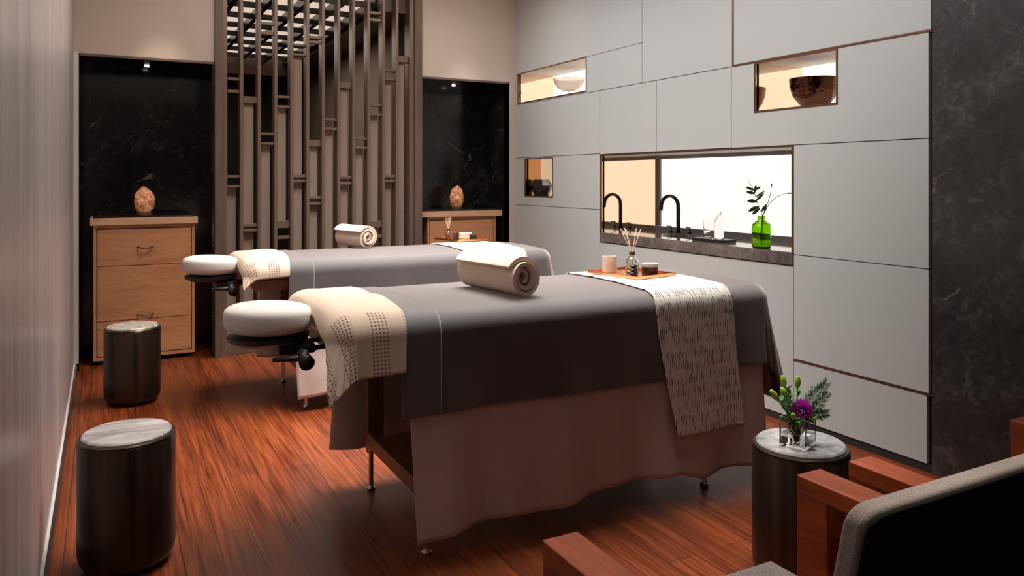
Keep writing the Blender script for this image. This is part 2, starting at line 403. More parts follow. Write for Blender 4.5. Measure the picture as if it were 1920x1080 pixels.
# backing with holes
bm = bmesh.new()
hol = [n1, n2, n3, n4]
ys = sorted({2.262, BY, *[h[0] for h in hol], *[h[1] for h in hol]}); zs = sorted({0, CZ, *[h[2] for h in hol], *[h[3] for h in hol]})
for a, b in zip(ys, ys[1:]):
    for c, d in zip(zs, zs[1:]):
        if any(h[0] < (a+b)/2 < h[1] and h[2] < (c+d)/2 < h[3] for h in hol): continue
        bx(bm, RX+.022, RX+.04, a, b, c, d)
st(link('panel_backing', bm, 'gap', wr))
def wniche(h, bxk, lit, mirror, edge=.010, liner='liner', lowz=None):
    y0, y1, z0, z1 = h; t = .012
    bm = bmesh.new()
    bx(bm, RX+.011, bxk, y0-t, y0, z0-t, z1+t); bx(bm, RX+.011, bxk, y0, y1+t, z1, z1+t); bx(bm, RX+.011, bxk, y0, y1+t, z0-t, z0)
    st(link('niche_lining', bm, liner, wr))
    bm = bmesh.new(); bx(bm, bxk, bxk+.01, y0-t, y1+t, (lowz or z0)-t*(lowz is None), z1+t); st(link('light_panel', bm, lit, wr))
    bm = bmesh.new(); bx(bm, RX+.011, bxk, y1, y1+t, z0, z1); st(link('mirror_panel', bm, mirror, wr))
    bm = bmesh.new(); e = edge
    for a in ((y0, y1, z1-e, z1), (y0, y1, z0, z0+e), (y0, y0+e, z0+e, z1-e), (y1-e, y1, z0+e, z1-e)):
        bx(bm, RX-.004, RX+.010, *a)
    st(link('copper_edge', bm, 'copper', wr))
wniche(n1, 3.875, 'lit', 'bronze_mirror'); wniche(n2, 3.885, 'lit', 'bronze_mirror'); wniche(n3, 3.645, 'lit_warm', 'bronze_mirror_dark', liner='gap')
# sink niche
y0, y1, z0, z1 = n4; t = .012; SB = 4.06
bm = bmesh.new(); bx(bm, RX+.02, SB, y0-t, y0, .95, z1+t); bx(bm, RX+.02, SB, y0, y1+t, z1, z1+t); st(link('niche_lining', bm, 'liner_dark', wr))
bm = bmesh.new(); bx(bm, SB, SB+.01, y0, y1, .985, z1-.0); st(link('light_panel', bm, 'lit', wr))
bm = bmesh.new(); bx(bm, SB-.03, SB-.001, y0, y1-.001, z1-.028, z1); st(link('pelmet', bm, 'liner_dark', wr))
bm = bmesh.new(); bx(bm, SB-.012, SB-.001, y1-.035, y1-.001, 1.02, z1-.028); st(link('corner_post', bm, 'liner_dark', wr))
bm = bmesh.new(); bx(bm, RX+.013, SB, y1, y1+t, .95, z1); st(link('mirror_panel', bm, 'bronze_mirror', wr))
bm = bmesh.new(); e = .010
for a in ((y0, y1, z1-e, z1), (y0, y0+e, .985, z1-e), (y1-e, y1, .985, z1-e)): bx(bm, RX-.005, RX+.012, *a)
st(link('copper_edge', bm, 'copper', wr))
bm = bmesh.new()   # copper joint lines
bx(bm, RX-.004, RX+.02, 2.262, 3.569, 2.106, 2.117); bx(bm, RX-.004, RX+.02, 3.559, 3.569, 2.117, CZ)
bx(bm, RX-.002, RX+.02, 2.262, 3.088, .370, .378)
st(link('copper_edge', bm, 'copper', wr))
bm = bmesh.new(); bx(bm, RX+.004, RX+.021, 2.262, BY, 0, .04); st(link('baseboard_right', bm, 'gap'))
# countertop
ct = thing('countertop', 'brown stone countertop with upstand inside the long wash niche', 'countertop', (3.7, 4.05, .91))
bm = bmesh.new()
def cb(*a): bx(bm, a[0]-3.7, a[1]-3.7, a[2]-4.05, a[3]-4.05, a[4]-.91, a[5]-.91)
BS = (3.60, 3.90, 3.88, 4.5)   # basin hole
for a in ((RX-.006, BS[0], y0, y1), (BS[1], SB, y0, y1), (BS[0], BS[1], y0, BS[2]), (BS[0], BS[1], BS[3], y1)): cb(*a, .912, .985)
link('slab', bm, 'counter', ct)
bm = bmesh.new(); cb(SB-.04, SB-.016, y0, y1, .985, 1.02); link('upstand', bm, 'liner_dark', ct)
bm = bmesh.new()
cb(BS[0]-.01, BS[1]+.01, BS[2]-.01, BS[3]+.01, .84, .85); cb(BS[0]-.01, BS[0], BS[2], BS[3], .85, .912); cb(BS[1], BS[1]+.01, BS[2], BS[3], .85, .912)
cb(BS[0]-.01, BS[1]+.01, BS[2]-.01, BS[2], .85, .912); cb(BS[0]-.01, BS[1]+.01, BS[3], BS[3]+.01, .85, .912)
link('basin', bm, 'counter', ct)

# ------------------------------------------------------------ room beyond the screen
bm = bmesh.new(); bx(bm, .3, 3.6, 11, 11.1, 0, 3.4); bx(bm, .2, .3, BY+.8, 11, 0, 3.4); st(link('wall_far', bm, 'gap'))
bm = bmesh.new(); bx(bm, 2.55, 2.62, BY+.75, 11, 0, 3.4); st(link('wall_far_right', bm, 'screenpanel'))
bm = bmesh.new(); bx(bm, .3, 2.2, BY+.12, 10.6, 3.06, 3.1); st(link('ceiling_far', bm, emis('skylight_glow', (.72, .58, .48), 1.0)))
bm = bmesh.new(); bx(bm, 2.2, 2.6, BY+.12, 11, 2.9, 3.1); bx(bm, .2, 2.6, 10.6, 11.1, 2.8, 3.2); st(link('ceiling_fascia', bm, 'screenframe'))
area((1.5, 8.2, 2.85), 1.2, 2, 14, WARM)  # added lamp to brighten the wall beyond the screen
cg = thing('ceiling_grille', 'dark slatted ceiling grille seen through the top of the lattice screen', 'ceiling grille', (1.3, 8.6, 3.0))
for i in range(7):
    x = .4+i*.29-1.3
    box('slat', x, x+.045, -2.0, 2.0, -.05, .03, 'black_metal', cg)
for j in range(8):
    y = -1.85+j*.5
    box('cross_bar', -.95, .9, y, y+.03, -.03, .02, 'black_metal', cg)

# ------------------------------------------------------------ lattice screen
SX = [.863, .98, 1.117, 1.248, 1.377, 1.508, 1.638, 1.770, 1.900, 2.033, 2.168, 2.291, 2.406]
sc = thing('lattice_screen', 'tall brown lattice screen of upright bars with fabric strips between the two stone recesses', 'screen', (1.64, 6.45, 0))
def sb(name, x0, x1, y0, y1, z0, z1, m, par=None, bev=.002): return box(name, x0-1.64, x1-1.64, y0-6.45, y1-6.45, z0, z1, m, par or sc, bev, 1)
sb('frame_post', .772, .832, 6.39, 6.58, 0, 3.11, 'screenframe'); sb('frame_post', 2.44, 2.508, 6.39, 6.58, 0, 3.11, 'screenframe')
sb('frame_edge', .832, .868, 6.42, 6.56, 0, 3.11, 'screenwood'); sb('frame_edge', 2.404, 2.44, 6.42, 6.56, 0, 3.11, 'screenwood')
sb('bottom_rail', .868, 2.404, 6.44, 6.56, 0, .09, 'screenframe')
for x in SX[1:-1]:
    sb('bar', x-.013, x+.013, 6.44, 6.55, .09, 3.11, 'screenwood')
Z = lambda y: 1.4-(y-337)*6.44/1433  # only used to turn the measured heights below into metres
tops = [1.386, 2.071, 1.736, 2.044, 2.484, 1.731, 1.872, 2.234, 1.717, 2.012, 2.325, 2.497]
thick = [0, 1, 0, 0, 0, 1, 0, 1, 0, 0, 0, 1]
extra = {0: [2.05], 2: [2.62], 5: [2.585], 9: [2.82], 4: [1.42], 7: [1.41], 10: [1.41], 1: [1.005], 5.1: [1.225]}
lows = {3: 1.0, 9: .98}
for i in range(12):
    a, b = SX[i]+.013, SX[i+1]-.013
    if i == 0: a = .868
    if i == 11: b = 2.404
    tz = tops[i]; lz = lows.get(i, .09)
    sb('fabric_strip', a, b-.022, 6.505, 6.53, lz, tz-.05, 'screenpanel')
    if lz > .1:
        sb('fabric_strip', a, b-.022, 6.505, 6.53, .09, lz-.30, 'screenpanel')
        sb('rail', a, b, 6.47, 6.53, lz, lz+.06, 'screenwood'); sb('rail', a, b, 6.46, 6.52, lz-.09, lz-.065, 'screenwood')
    if thick[i]: sb('rail', a, b, 6.47, 6.53, tz-.05, tz+.005, 'screenwood')
    else:
        sb('rail', a, b, 6.455, 6.52, tz-.05, tz-.03, 'screenwood'); sb('rail', a, b, 6.455, 6.52, tz+.03, tz+.05, 'screenwood')
for i, zz in ((0, 2.21), (0, 2.11), (2, 2.60), (2, 2.68), (5, 2.56), (5, 2.60), (9, 2.80), (9, 2.86), (4, 1.39), (4, 1.43), (7, 1.37), (7, 1.42), (10, 1.39), (10, 1.43), (1, .99), (1, 1.03), (5, 1.20), (5, 1.25)):
    a, b = SX[i]+.013, SX[i+1]-.013
    sb('rail', a, b, 6.46, 6.505, zz-.012, zz+.012, 'screenwood')

# ------------------------------------------------------------ chests of drawers
def make_chest(w_body, w_top, label):
    c = thing('chest_of_drawers', label, 'chest of drawers', (0, 0, 0), group=None)
    d = .42; hb = w_body/2; ht = w_top/2
    bm = bmesh.new()
    bx(bm, -hb, -hb+.02, 0, d, .035, 1.055); bx(bm, hb-.02, hb, 0, d, .035, 1.055)
    bx(bm, -hb+.02, hb-.02, 0, d, .035, .06); bx(bm, -hb+.02, hb-.02, 0.006, d, 1.03, 1.055); bx(bm, -hb+.02, hb-.02, d-.02, d, .06, 1.03)
    link('body', bm, 'maple', c)
    box('plinth', -hb+.03, hb-.03, .04, d-.01, 0, .034, 'gap', c)
    box('wooden_top', -ht, ht, -.02, d, 1.055, 1.108, 'maple_edge', c, .003)
    box('stone_slab', -ht+.02, ht-.02, .0, d+.01, 1.109, 1.122, 'marble_dark', c, .002)
    for z0, z1, hz in ((.745, 1.022, .885), (.33, .74, .365), (.066, .325, None)):
        dr = box('drawer', -hb+.026, hb-.026, -.002, .30, z0, z1, 'maple', c, .002)
        if hz:
            pts = [(-.055+.11*k/10, -.006-.028*math.sin(PI*k/10), hz-.012*math.sin(PI*k/10)) for k in range(11)]
            tobj('handle', pts, .005, 'rim', dr, 8)
    return c
c1 = make_chest(.705, .75, 'pale oak three-drawer chest in the left stone recess by the streaked wall'); c1.location = (.2855, 6.535, 0)
c2 = make_chest(.70, .82, 'pale oak chest in the right stone recess, behind the far massage table'); c2.location = (2.965, 6.535, 0)

def rock(loc, w, h, seed, label):
    bm = bmesh.new(); bmesh.ops.create_icosphere(bm, subdivisions=4, radius=1)
    for v in bm.verts:
        p = v.co.copy(); n = noise.noise(p*1.4+Vector((seed, 0, 0)))*.16+noise.noise(p*4+Vector((seed, 3, 0)))*.08
        tp = 1-.12*max(0, p.z)
        v.co = Vector((p.x*w*tp*(1+n), p.y*w*.8*tp*(1+n), h*(max(p.z, -.86)+.86)/1.86*(1+n*.3)))
    t = thing('salt_rock', label, 'salt rock', loc)
    link('rock', bm, 'salt', t, False, (0, 0, .018))
    lobj('base', [(0, 0), (w*.8, 0), (w*.8, .02), (0, .02)], 'tablewood', t, n=24)
rock((.285, 6.72, 1.123), .075, .20, 1, 'rough orange salt rock on the left oak chest')
rock((2.99, 6.72, 1.123), .07, .20, 5.3, 'rough orange salt rock on the right oak chest')

# ------------------------------------------------------------ drum side tables
def make_drum(top, label):
    t = thing('side_table', label, 'side table', (0, 0, 0), group=None)
    R = .163; H = .462
    prof = [(0, 0), (R-.055, 0), (R-.035, .004), (R-.016, .016), (R-.004, .038), (R, .065), (R, H-.008), (R-.004, H-.002), (R-.008, H), (0, H)]
    lobj('drum', prof, 'bronze', t, n=64, cap=False)
    lobj('metal_rim', [(R-.014, H), (R-.002, H), (R, H+.003), (R-.004, H+.008), (R-.014, H+.008)], 'rim', t, n=64, cap=False)
    lobj('marble_top', [(0, H), (R-.014, H), (R-.013, H+.012), (R-.018, H+.018), (0, H+.018)], top, t, n=64, cap=False)
    return t
d = make_drum('marble_stripe', 'dark bronze drum side table with striped grey marble top, nearest to the camera'); d.location = (.077, 3.14, 0); d.scale = (1, 1, 1)
d = make_drum('marble_speckle', 'dark bronze drum side table with speckled top in front of the left oak chest'); d.location = (.163, 5.40, 0)
d = make_drum('marble_white', 'dark bronze drum side table with white marble top under the flower vase'); d.location = (2.163, 1.894, 0)

# ------------------------------------------------------------ massage tables
ZT = .885; RHO = .06
def prof_fn(dd, rho, flare):
    s = PI/2*rho
    if dd < s: return rho*math.sin(dd/rho), rho*(1-math.cos(dd/rho))
    return rho+(dd-s)*flare, rho+(dd-s)
def drape(name, ft, A0, A1, B0, B1, off, m, nu=80, nv=90, fold=.008, kf=14, flare=.02, xflare=0, nflare=0, seed=0, parent=None, thick=.003, wob=.0, dome=.012, loc=(0, 0, 0), zt=ZT):
    """cloth over the flat footprint ft=(x0,x1,y0,y1); A/B are the cloth edges as functions, measured along the cloth"""
    x0, x1, y0, y1 = ft; cy = (y0+y1)/2; hw = (y1-y0)/2+RHO
    bm = bmesh.new(); uvl = bm.loops.layers.uv.new('UVMap'); grid = []
    for i in range(nu+1):
        row = []
        for j in range(nv+1):
            u, v = i/nu, j/nv
            am = A0(.5)+(A1(.5)-A0(.5))*u
            b = B0(am)+(B1(am)-B0(am))*v
            a = A0(v)+(A1(v)-A0(v))*u
            b = B0(a)+(B1(a)-B0(a))*v
            ax = a-x1 if a > x1 else (a-x0 if a < x0 else 0); by = b-y1 if b > y1 else (b-y0 if b < y0 else 0)
            dd = math.hypot(ax, by); cxp = min(max(a, x0), x1); cyp = min(max(b, y0), y1)
            if dd < 1e-9: p = Vector((a, b, zt+off))
            else:
                dx, dy = ax/dd, by/dd
                rho = RHO+off; o, dn = prof_fn(dd, rho, flare+xflare*max(0, dx)+nflare*max(0, -dx)*max(0, -dy))
                tc = cxp*abs(dy)*1.0+cyp*abs(dx)+math.atan2(dy, dx)*.25
                k = max(0, (dn-.05)/.4)
                o += fold*(k**1.2)*(math.sin(kf*tc+seed)+.5*math.sin(kf*2.3*tc+seed*2.1))+.004*k*noise.noise(Vector((a*6, b*6, seed)))
                o = max(o, rho*.0) if dd < .02 else o
                p = Vector((cxp+dx*o, cyp+dy*o, zt+off-dn))
            q = max(0, 1-((p.y-cy)/hw)**2)
            p.z += dome*q*(1 if dd < RHO else max(0, 1-(dd-RHO)/.05))
            p.z += wob*noise.noise(Vector((a*5, b*5, seed)))*(1 if dd < 1e-9 else 0)
            vt = bm.verts.new(p+Vector(loc)*0); row.append((vt, (a, b)))
        grid.append(row)
    for i in range(nu):
        for j in range(nv):
            q = (grid[i][j], grid[i+1][j], grid[i+1][j+1], grid[i][j+1])
            f = bm.faces.new([k[0] for k in q])
            for l, k in zip(f.loops, q): l[uvl].uv = k[1]
    o = link(name, bm, m, parent, True)
    s = o.modifiers.new('thickness', 'SOLIDIFY'); s.thickness = thick; s.offset = 1
    return o
K = lambda c: (lambda _: c)
def make_table(label, group=None):
    t = thing('massage_table', label, 'massage table', (0, 0, 0), group=group)
    X0, X1, Y0, Y1 = .72, 2.80, 2.64, 3.43
    # pad: stadium section
    bm = bmesh.new(); bx(bm, X0, X1, Y0, Y1, ZT-.10, ZT-.004)
    bmesh.ops.bevel(bm, geom=bm.edges[:], offset=.045, segments=5, affect='EDGES'); link('pad', bm, 'cover', t, True)
    bm = bmesh.new(); bx(bm, X0+.05, X1-.05, Y0+.03, Y0+.055, ZT-.15, ZT-.09); bx(bm, X0+.05, X1-.05, Y1-.055, Y1-.03, ZT-.15, ZT-.09)
    bx(bm, X0+.05, X0+.075, Y0+.055, Y1-.055, ZT-.15, ZT-.09); bx(bm, X1-.075, X1-.05, Y0+.055, Y1-.055, ZT-.15, ZT-.09)
    link('apron', bm, 'tablewood', t)
    for lx in (1.0-.0, 2.36):
        for ly in (Y0+.045, Y1-.075):
            lg = box('leg', lx+.055, lx+.13, ly, ly+.032, .16, ZT-.12, 'tablewood', t, .003)
            lobj('foot', [(0, 0), (.018, 0), (.02, .012), (.013, .02), (.011, .03), (.011, .2), (0, .2)], 'chrome', lg, (lx+.065, ly-.014+.0, 0), 16)
        box('cross_bar', lx+.045, lx+.07, Y0+.06, Y1-.08, .20, .26, 'tablewood', t, .003)
    box('shelf', 1.08, 2.38, Y0+.12, Y1-.14, .235, .255, 'tablewood', t, .003)
    # head rest
    cx, cy, cz = .56, 3.035, .872
    bm = bmesh.new(); bmesh.ops.create_uvsphere(bm, u_segments=64, v_segments=32, radius=1)
    for v in bm.verts:
        x, y, z = v.co
        r = math.hypot(x, y); ang = math.atan2(y, x)
        e = .55
        rr = r**.60 if r > 0 else 0
        X = math.cos(ang)*rr; Y = math.sin(ang)*rr
        Zz = math.copysign(abs(z)**.62, z)
        dent = .16*math.exp(-((X-.25)**2+Y**2)/.10) if z > 0 else 0
        v.co = Vector((cx+X*.165, cy+Y*.15, cz+(Zz-dent)*(.056 if z > 0 else .064)+.006*X*-1))
    hc = link('head_cushion', bm, 'cushion', t, True)
    hc['label'] = 'white padded head cushion'
    bm = bmesh.new(); lathe(bm, [(0, 0), (.11, 0), (.145, .016), (.15, .034), (0, .034)], 40, (cx, cy, .772), 1.02, .92); bmesh.ops.recalc_face_normals(bm, faces=bm.faces[:])
    hf = link('head_frame', bm, 'black_plastic', t, True); autos(hf)
    box('bracket', cx+.02, cx+.16, cy-.09, cy+.09, .735, .772, 'black_plastic', t, .008)
    tobj('rod', [(cx, cy-.07, .782), (cx+.08, cy-.07, .745), (.80, cy-.07, .755)], .010, 'black_metal', t, 10)
    tobj('rod', [(cx, cy+.07, .782), (cx+.08, cy+.07, .745), (.80, cy+.07, .755)], .010, 'black_metal', t, 10)
    tobj('hinge_bar', [(.665, cy-.115, .742), (.665, cy+.10, .742)], .016, 'black_plastic', t, 12)
    tobj('cam_lever', [(.665, cy-.115, .742), (.64, cy-.13, .73), (.55, cy-.135, .735)], [.013, .012, .009], 'black_plastic', t, 10)
    tobj('knob', [(.67, cy-.16, .715), (.67, cy-.115, .725)], [.030, .024], 'black_plastic', t, 10)
    tobj('knob', [(.69, cy-.10, .69), (.655, cy-.14, .745)], [.02, .026], 'black_plastic', t, 10)
    return t
FT = (.78, 2.74, 2.70, 3.37)
t1 = make_table('massage table with charcoal blanket nearest to the camera')
t2 = dup(t1, (.03, 2.06, 0), label='massage table standing farther back in front of the lattice screen')
def ln(a, b): return lambda v: a+(b-a)*v
def hemnear(x): return FT[2]-(.845-.045*max(0, min(1, (x-1.0)/1.2))+.05*max(0, min(1, (x-2.2)/.15))+.006*math.sin(9*x))
def sheet(loc, label):
    def a0(v): return .955+.045*max(0, 1-v*2.2)-.045*max(0, (v-.6)/.4)
    o = drape('sheet', FT, a0, K(2.735), hemnear, lambda x: FT[3]+.76+.01*math.sin(7*x), .004, 'sheet', 90, 110, .010, 11, .045, 0, 0, .6)
    o.location = loc; return tag(o, label, 'sheet')
sheet((0, 0, 0), 'taupe sheet hanging long from the nearest massage table')
s2 = sheet((.03, 2.06, 0), 'taupe sheet hanging from the far massage table')
def blanket(loc, label, seed):
    a0 = lambda v: .945+.012*math.sin(5*v)
    bn = lambda x: FT[2]-(.41+.006*math.sin(4*x)); bf = lambda x: FT[3]+.40
    b = drape('blanket', FT, a0, K(FT[1]+.62), bn, bf, .016, 'blanket', 130, 110, .010, 11, .06, .14, 0, seed)
    b.location = loc; tag(b, label, 'blanket')
    h = drape('folded_hem', FT, lambda v: a0(v)-.002, lambda v: a0(v)+.15, lambda x: bn(x)-.002, bf, .021, 'blanket_band', 14, 110, .010, 11, .06, 0, 0, seed, b)
    h['label'] = 'slate turned-back edge of the blanket'
    return b
blanket((0, 0, 0), 'charcoal blanket on the nearest massage table', .6)
blanket((.03, 2.06, 0), 'charcoal blanket on the far massage table by the screen', .6)
def towel(loc, label, seed, near, end, skew):
    a0 = lambda v: FT[0]-.088-end*max(0, 1-v/.42)
    tw = drape('head_towel', FT, a0, lambda v: .985-.03*max(0, 1-3*v), lambda x: FT[2]-near-.05*max(0, (.95-x)), lambda x: FT[3]+.2, .025, 'towel', 70, 110, .012, 21, .15, 0, .8, seed, thick=.005, dome=.02, wob=.012)
    tw.location = loc; return tag(tw, label, 'towel')
towel((0, 0, 0), 'beige woven towel over the head end of the nearest massage table', 2.1, .25, .11, .03)
towel((.03, 2.06, 0), 'beige woven towel over the head end of the far massage table', 4.0, .14, .06, .02)
def runner(loc, label, seed, near):
    r = drape('table_runner', FT, lambda v: 2.08+.07*v+.10*max(0, (.36-v)/.36)**1.5, lambda v: 2.54+.03*v+.05*max(0, (.36-v)/.36)**1.5, lambda x: FT[2]-near-.02*(x-2.1), lambda x: FT[3]+.28, .024, 'runner', 40, 150, .010, 11, .07, 0, 0, .6, thick=.004)
    r.location = loc; return tag(r, label, 'table runner')
runner((0, 0, 0), 'cream knitted runner with dark dashes across the nearest massage table', .9, .665)
runner((.07, 2.06, 0), 'cream knitted runner with dark dashes across the far massage table', 2.5, .5)

# ------------------------------------------------------------ rolled towels
def rolled(name, loc, rz, R, L, label, seed):
    turns = 2.7; n = 150; r0 = .012
    pts = []
    for i in range(n+1):
        th = 2*PI*turns*i/n; r = r0+(R-r0)*(i/n)**.92
        r *= 1+.13*math.sin(2*th+seed)*(1-i/n)+.03*noise.noise(Vector((th, seed, 0)))
        ang = th+2.6-2*PI*turns
        pts.append((r*math.cos(ang), r*math.sin(ang)))
    pitch = (R-r0)/turns
    nl = 24; bm = bmesh.new(); rows = []
    for k in range(nl+1):
        y = -L/2+L*k/nl; row = []
        for i, (x, z) in enumerate(pts):
            e = .010*math.sin(i*.05+seed)*(1 if k in (0,) else 0)
            row.append(bm.verts.new((x, y+e+.006*(1-i/n)*(1 if k == 0 else 0), z+R)))
        rows.append(row)
    for a, b in zip(rows, rows[1:]):
        for i in range(n): bm.faces.new((a[i], a[i+1], b[i+1], b[i]))
    o = link(name, bm, 'roll', None, True)
    s = o.modifiers.new('thickness', 'SOLIDIFY'); s.thickness = pitch*.66; s.offset = 0
    bv = o.modifiers.new('round', 'BEVEL'); bv.width = .004; bv.segments = 3; bv.limit_method = 'ANGLE'; bv.angle_limit = math.radians(50)
    o.location = loc; o.rotation_euler = (0, 0, rz)
    return tag(o, label, 'towel')
TZ = ZT+.016+.003+.009
rolled('rolled_towel', (1.505, 2.96, TZ-.001), math.radians(9), .083, .41, 'sand rolled towel on the nearest massage table', .3)
rolled('rolled_towel', (1.61, 5.42, TZ-.001), math.radians(14), .078, .36, 'sand rolled towel on the far massage table', 1.9)

# ------------------------------------------------------------ tray sets on the tables
def tray(loc, rz, w, d, label):
    bm = bmesh.new(); bx(bm, -w/2, w/2, -d/2, d/2, 0, .004)
    for a in ((-w/2, w/2, -d/2, -d/2+.005), (-w/2, w/2, d/2-.005, d/2), (-w/2, -w/2+.005, -d/2+.005, d/2-.005), (w/2-.005, w/2, -d/2+.005, d/2-.005)): bx(bm, *a, .004, .013)
    o = link('tray', bm, 'tray_copper'); o.location = loc; o.rotation_euler = (0, 0, rz); return tag(o, label, 'tray')
def candle(loc, label, r=.036, h=.078):
    t = thing('candle', label, 'candle', loc)
    lobj('glass_cup', [(0, 0), (r, 0), (r+.001, .01), (r+.001, h), (r-.003, h), (r-.004, .012), (0, .012)], 'frost', t, n=32, cap=False)
    lobj('wax', [(0, .0125), (r-.0045, .0125), (r-.0045, h*.72), (0, h*.72)], 'wax', t, n=32, cap=False)
    tobj('wick', [(0, 0, h*.72), (.001, 0, h*.72+.01)], .001, 'black_stone', t, 5)
def diffuser(loc, label, s=1.0, seed=0, nr=5, spread=.06):
    random.seed(seed); t = thing('reed_diffuser', label, 'reed diffuser', loc)
    r = .028*s; h = .085*s
    P = [(0, 0), (r*.85, 0), (r, .004), (r, h*.5), (r*.8, h*.68), (r*.38, h*.8), (r*.34, h), (r*.26, h), (r*.27, h*.79), (r*.7, h*.64), (r*.88, h*.48), (r*.88, .008), (0, .008)]
    lobj('bottle', P, 'glass', t, n=28, cap=False)
    lobj('oil', [(0, .009), (r*.86, .009), (r*.86, h*.42), (0, h*.42)], 'oil', t, n=28, cap=False)
    lobj('collar', [(r*.3, h*.88), (r*.46, h*.88), (r*.46, h*1.04), (r*.3, h*1.04)], 'rim', t, n=24, cap=False)
    for k in range(nr):
        a = 2*PI*k/nr+.5; e = spread*(.5+.5*random.random())
        tobj('reed', [(-.006*math.cos(a), -.006*math.sin(a), .012), (0.003*math.cos(a), .003*math.sin(a), h), (e*math.cos(a), e*math.sin(a), h+.10*s)], .0013, 'reed', t, 6)
def pebbles(loc, labels, s=1):
    z = loc[2]
    for k, (lab, rr, hh) in enumerate(zip(labels, (.021, .019, .016), (.016, .015, .014))):
        bm = bmesh.new(); bmesh.ops.create_icosphere(bm, subdivisions=3, radius=1)
        for v in bm.verts: v.co = Vector((v.co.x*rr*s*(1+.06*k), v.co.y*rr*s, v.co.z*hh*s/2))
        o = link('massage_stone', bm, 'black_stone', None, True); o.location = (loc[0]+.002*(k-1), loc[1], z+hh*s/2); z += hh*s
        tag(o, lab, 'stone')
def jar(loc, label, body, lid, r=.04, h=.052):
    t = thing('jar', label, 'jar', loc)
    lobj('body', [(0, 0), (r-.003, 0), (r, .003), (r, h*.68), (0, h*.68)], body, t, n=36, cap=False)
    lobj('lid', [(0, h*.69), (r+.001, h*.69), (r+.001, h-.002), (r-.002, h), (0, h)], lid, t, n=36, cap=False)
TR = ZT+.024+.004+.012+.002
tray((2.335, 3.10, TR), math.radians(10), .28, .34, 'copper tray on the runner of the nearest massage table')
ZI = TR+.0045
candle((2.285, 3.215, ZI), 'frosted glass candle on the near copper tray')
diffuser((2.345, 3.105, ZI), 'reed diffuser bottle with thin reeds on the near copper tray', 1.2, 3, 6, .085)
pebbles((2.298, 3.035, ZI), ['bottom black stone of the little stack on the near copper tray', 'middle black stone of the little stack on the near copper tray', 'top black stone of the little stack on the near copper tray'], 1.15)
jar((2.405, 3.04, ZI), 'brown glass jar with a pale lid on the near copper tray', 'jar_dark', 'lid_grey')
tray((2.49, 5.52, TR), math.radians(10), .28, .34, 'copper tray on the runner of the far massage table')
diffuser((2.42, 5.60, ZI), 'reed diffuser bottle on the far copper tray', .9, 11, 5, .03)
pebbles((2.435, 5.49, ZI), ['bottom black stone on the far copper tray', 'middle black stone on the far copper tray', 'top black stone on the far copper tray'], 1.2)
jar((2.55, 5.56, ZI), 'cream jar on the far copper tray', 'jar_cream', 'jar_cream', .05, .045)
jar((2.56, 5.44, ZI), 'small black jar beside the cream jar on the far copper tray', 'black_stone', 'black_stone', .026, .036)

# ------------------------------------------------------------ wash niche things
def faucet(loc, label):
    t = thing('faucet', label, 'faucet', loc)
    pts = [(0, 0, 0), (0, 0, .12), (0, 0, .19)]
    for k in range(1, 15):
        a = PI*k/14*1.02; pts.append((-.085+.085*math.cos(a), 0, .205+.085*math.sin(a)))
    pts.append((-.174, 0, .18))
    tobj('spout', pts, .019, 'black_metal', t, 12, .013)
    lobj('base_ring', [(0, 0), (.022, 0), (.022, .006), (0, .006)], 'black_metal', t, n=24)
    for s in (-1, 1):
        h = lobj('tap_handle', [(0, 0), (.014, 0), (.014, .012), (.006, .014), (.006, .05), (0, .05)], 'black_metal', t, (.02, s*.11, 0), 16)
        tobj('lever', [(.02, s*.11, .046), (-.02, s*.115, .05)], .004, 'black_metal', h, 8)
faucet((3.945, 4.635, .985), 'black gooseneck faucet on the stone counter')
def ctray(loc, w, d, label):
    bm = bmesh.new(); bx(bm, -w/2, w/2, -d/2, d/2, 0, .018); bmesh.ops.bevel(bm, geom=bm.edges[:], offset=.003, segments=2, affect='EDGES')
    o = link('serving_tray', bm, 'tray_black'); o.location = loc; return tag(o, label, 'tray')
ctray((3.63, 3.905, .985), .12, .30, 'black tray with water on the stone counter')
zt = 1.004
t = thing('glass_tumbler', 'clear tumbler with water on the black tray', 'glass', (3.635, 3.965, zt))
lobj('cup', [(0, 0), (.028, 0), (.033, .12), (.031, .12), (.026, .008), (0, .008)], 'glass', t, n=32, cap=False)
lobj('water', [(0, .0085), (.0255, .0085), (.0275, .05), (0, .05)], 'water', t, n=32, cap=False)
t = thing('water_bottle', 'clear glass water bottle on the black tray', 'bottle', (3.645, 3.87, zt))
lobj('bottle', [(0, 0), (.031, 0), (.034, .005), (.034, .10), (.028, .125), (.014, .142), (.013, .16), (.011, .16), (.012, .14), (.026, .12), (.031, .10), (.031, .008), (0, .008)], 'glass', t, n=32, cap=False)
lobj('stopper', [(0, .15), (.009, .15), (.009, .161), (.015, .163), (.016, .178), (0, .18)], 'glass', t, n=24, cap=False)
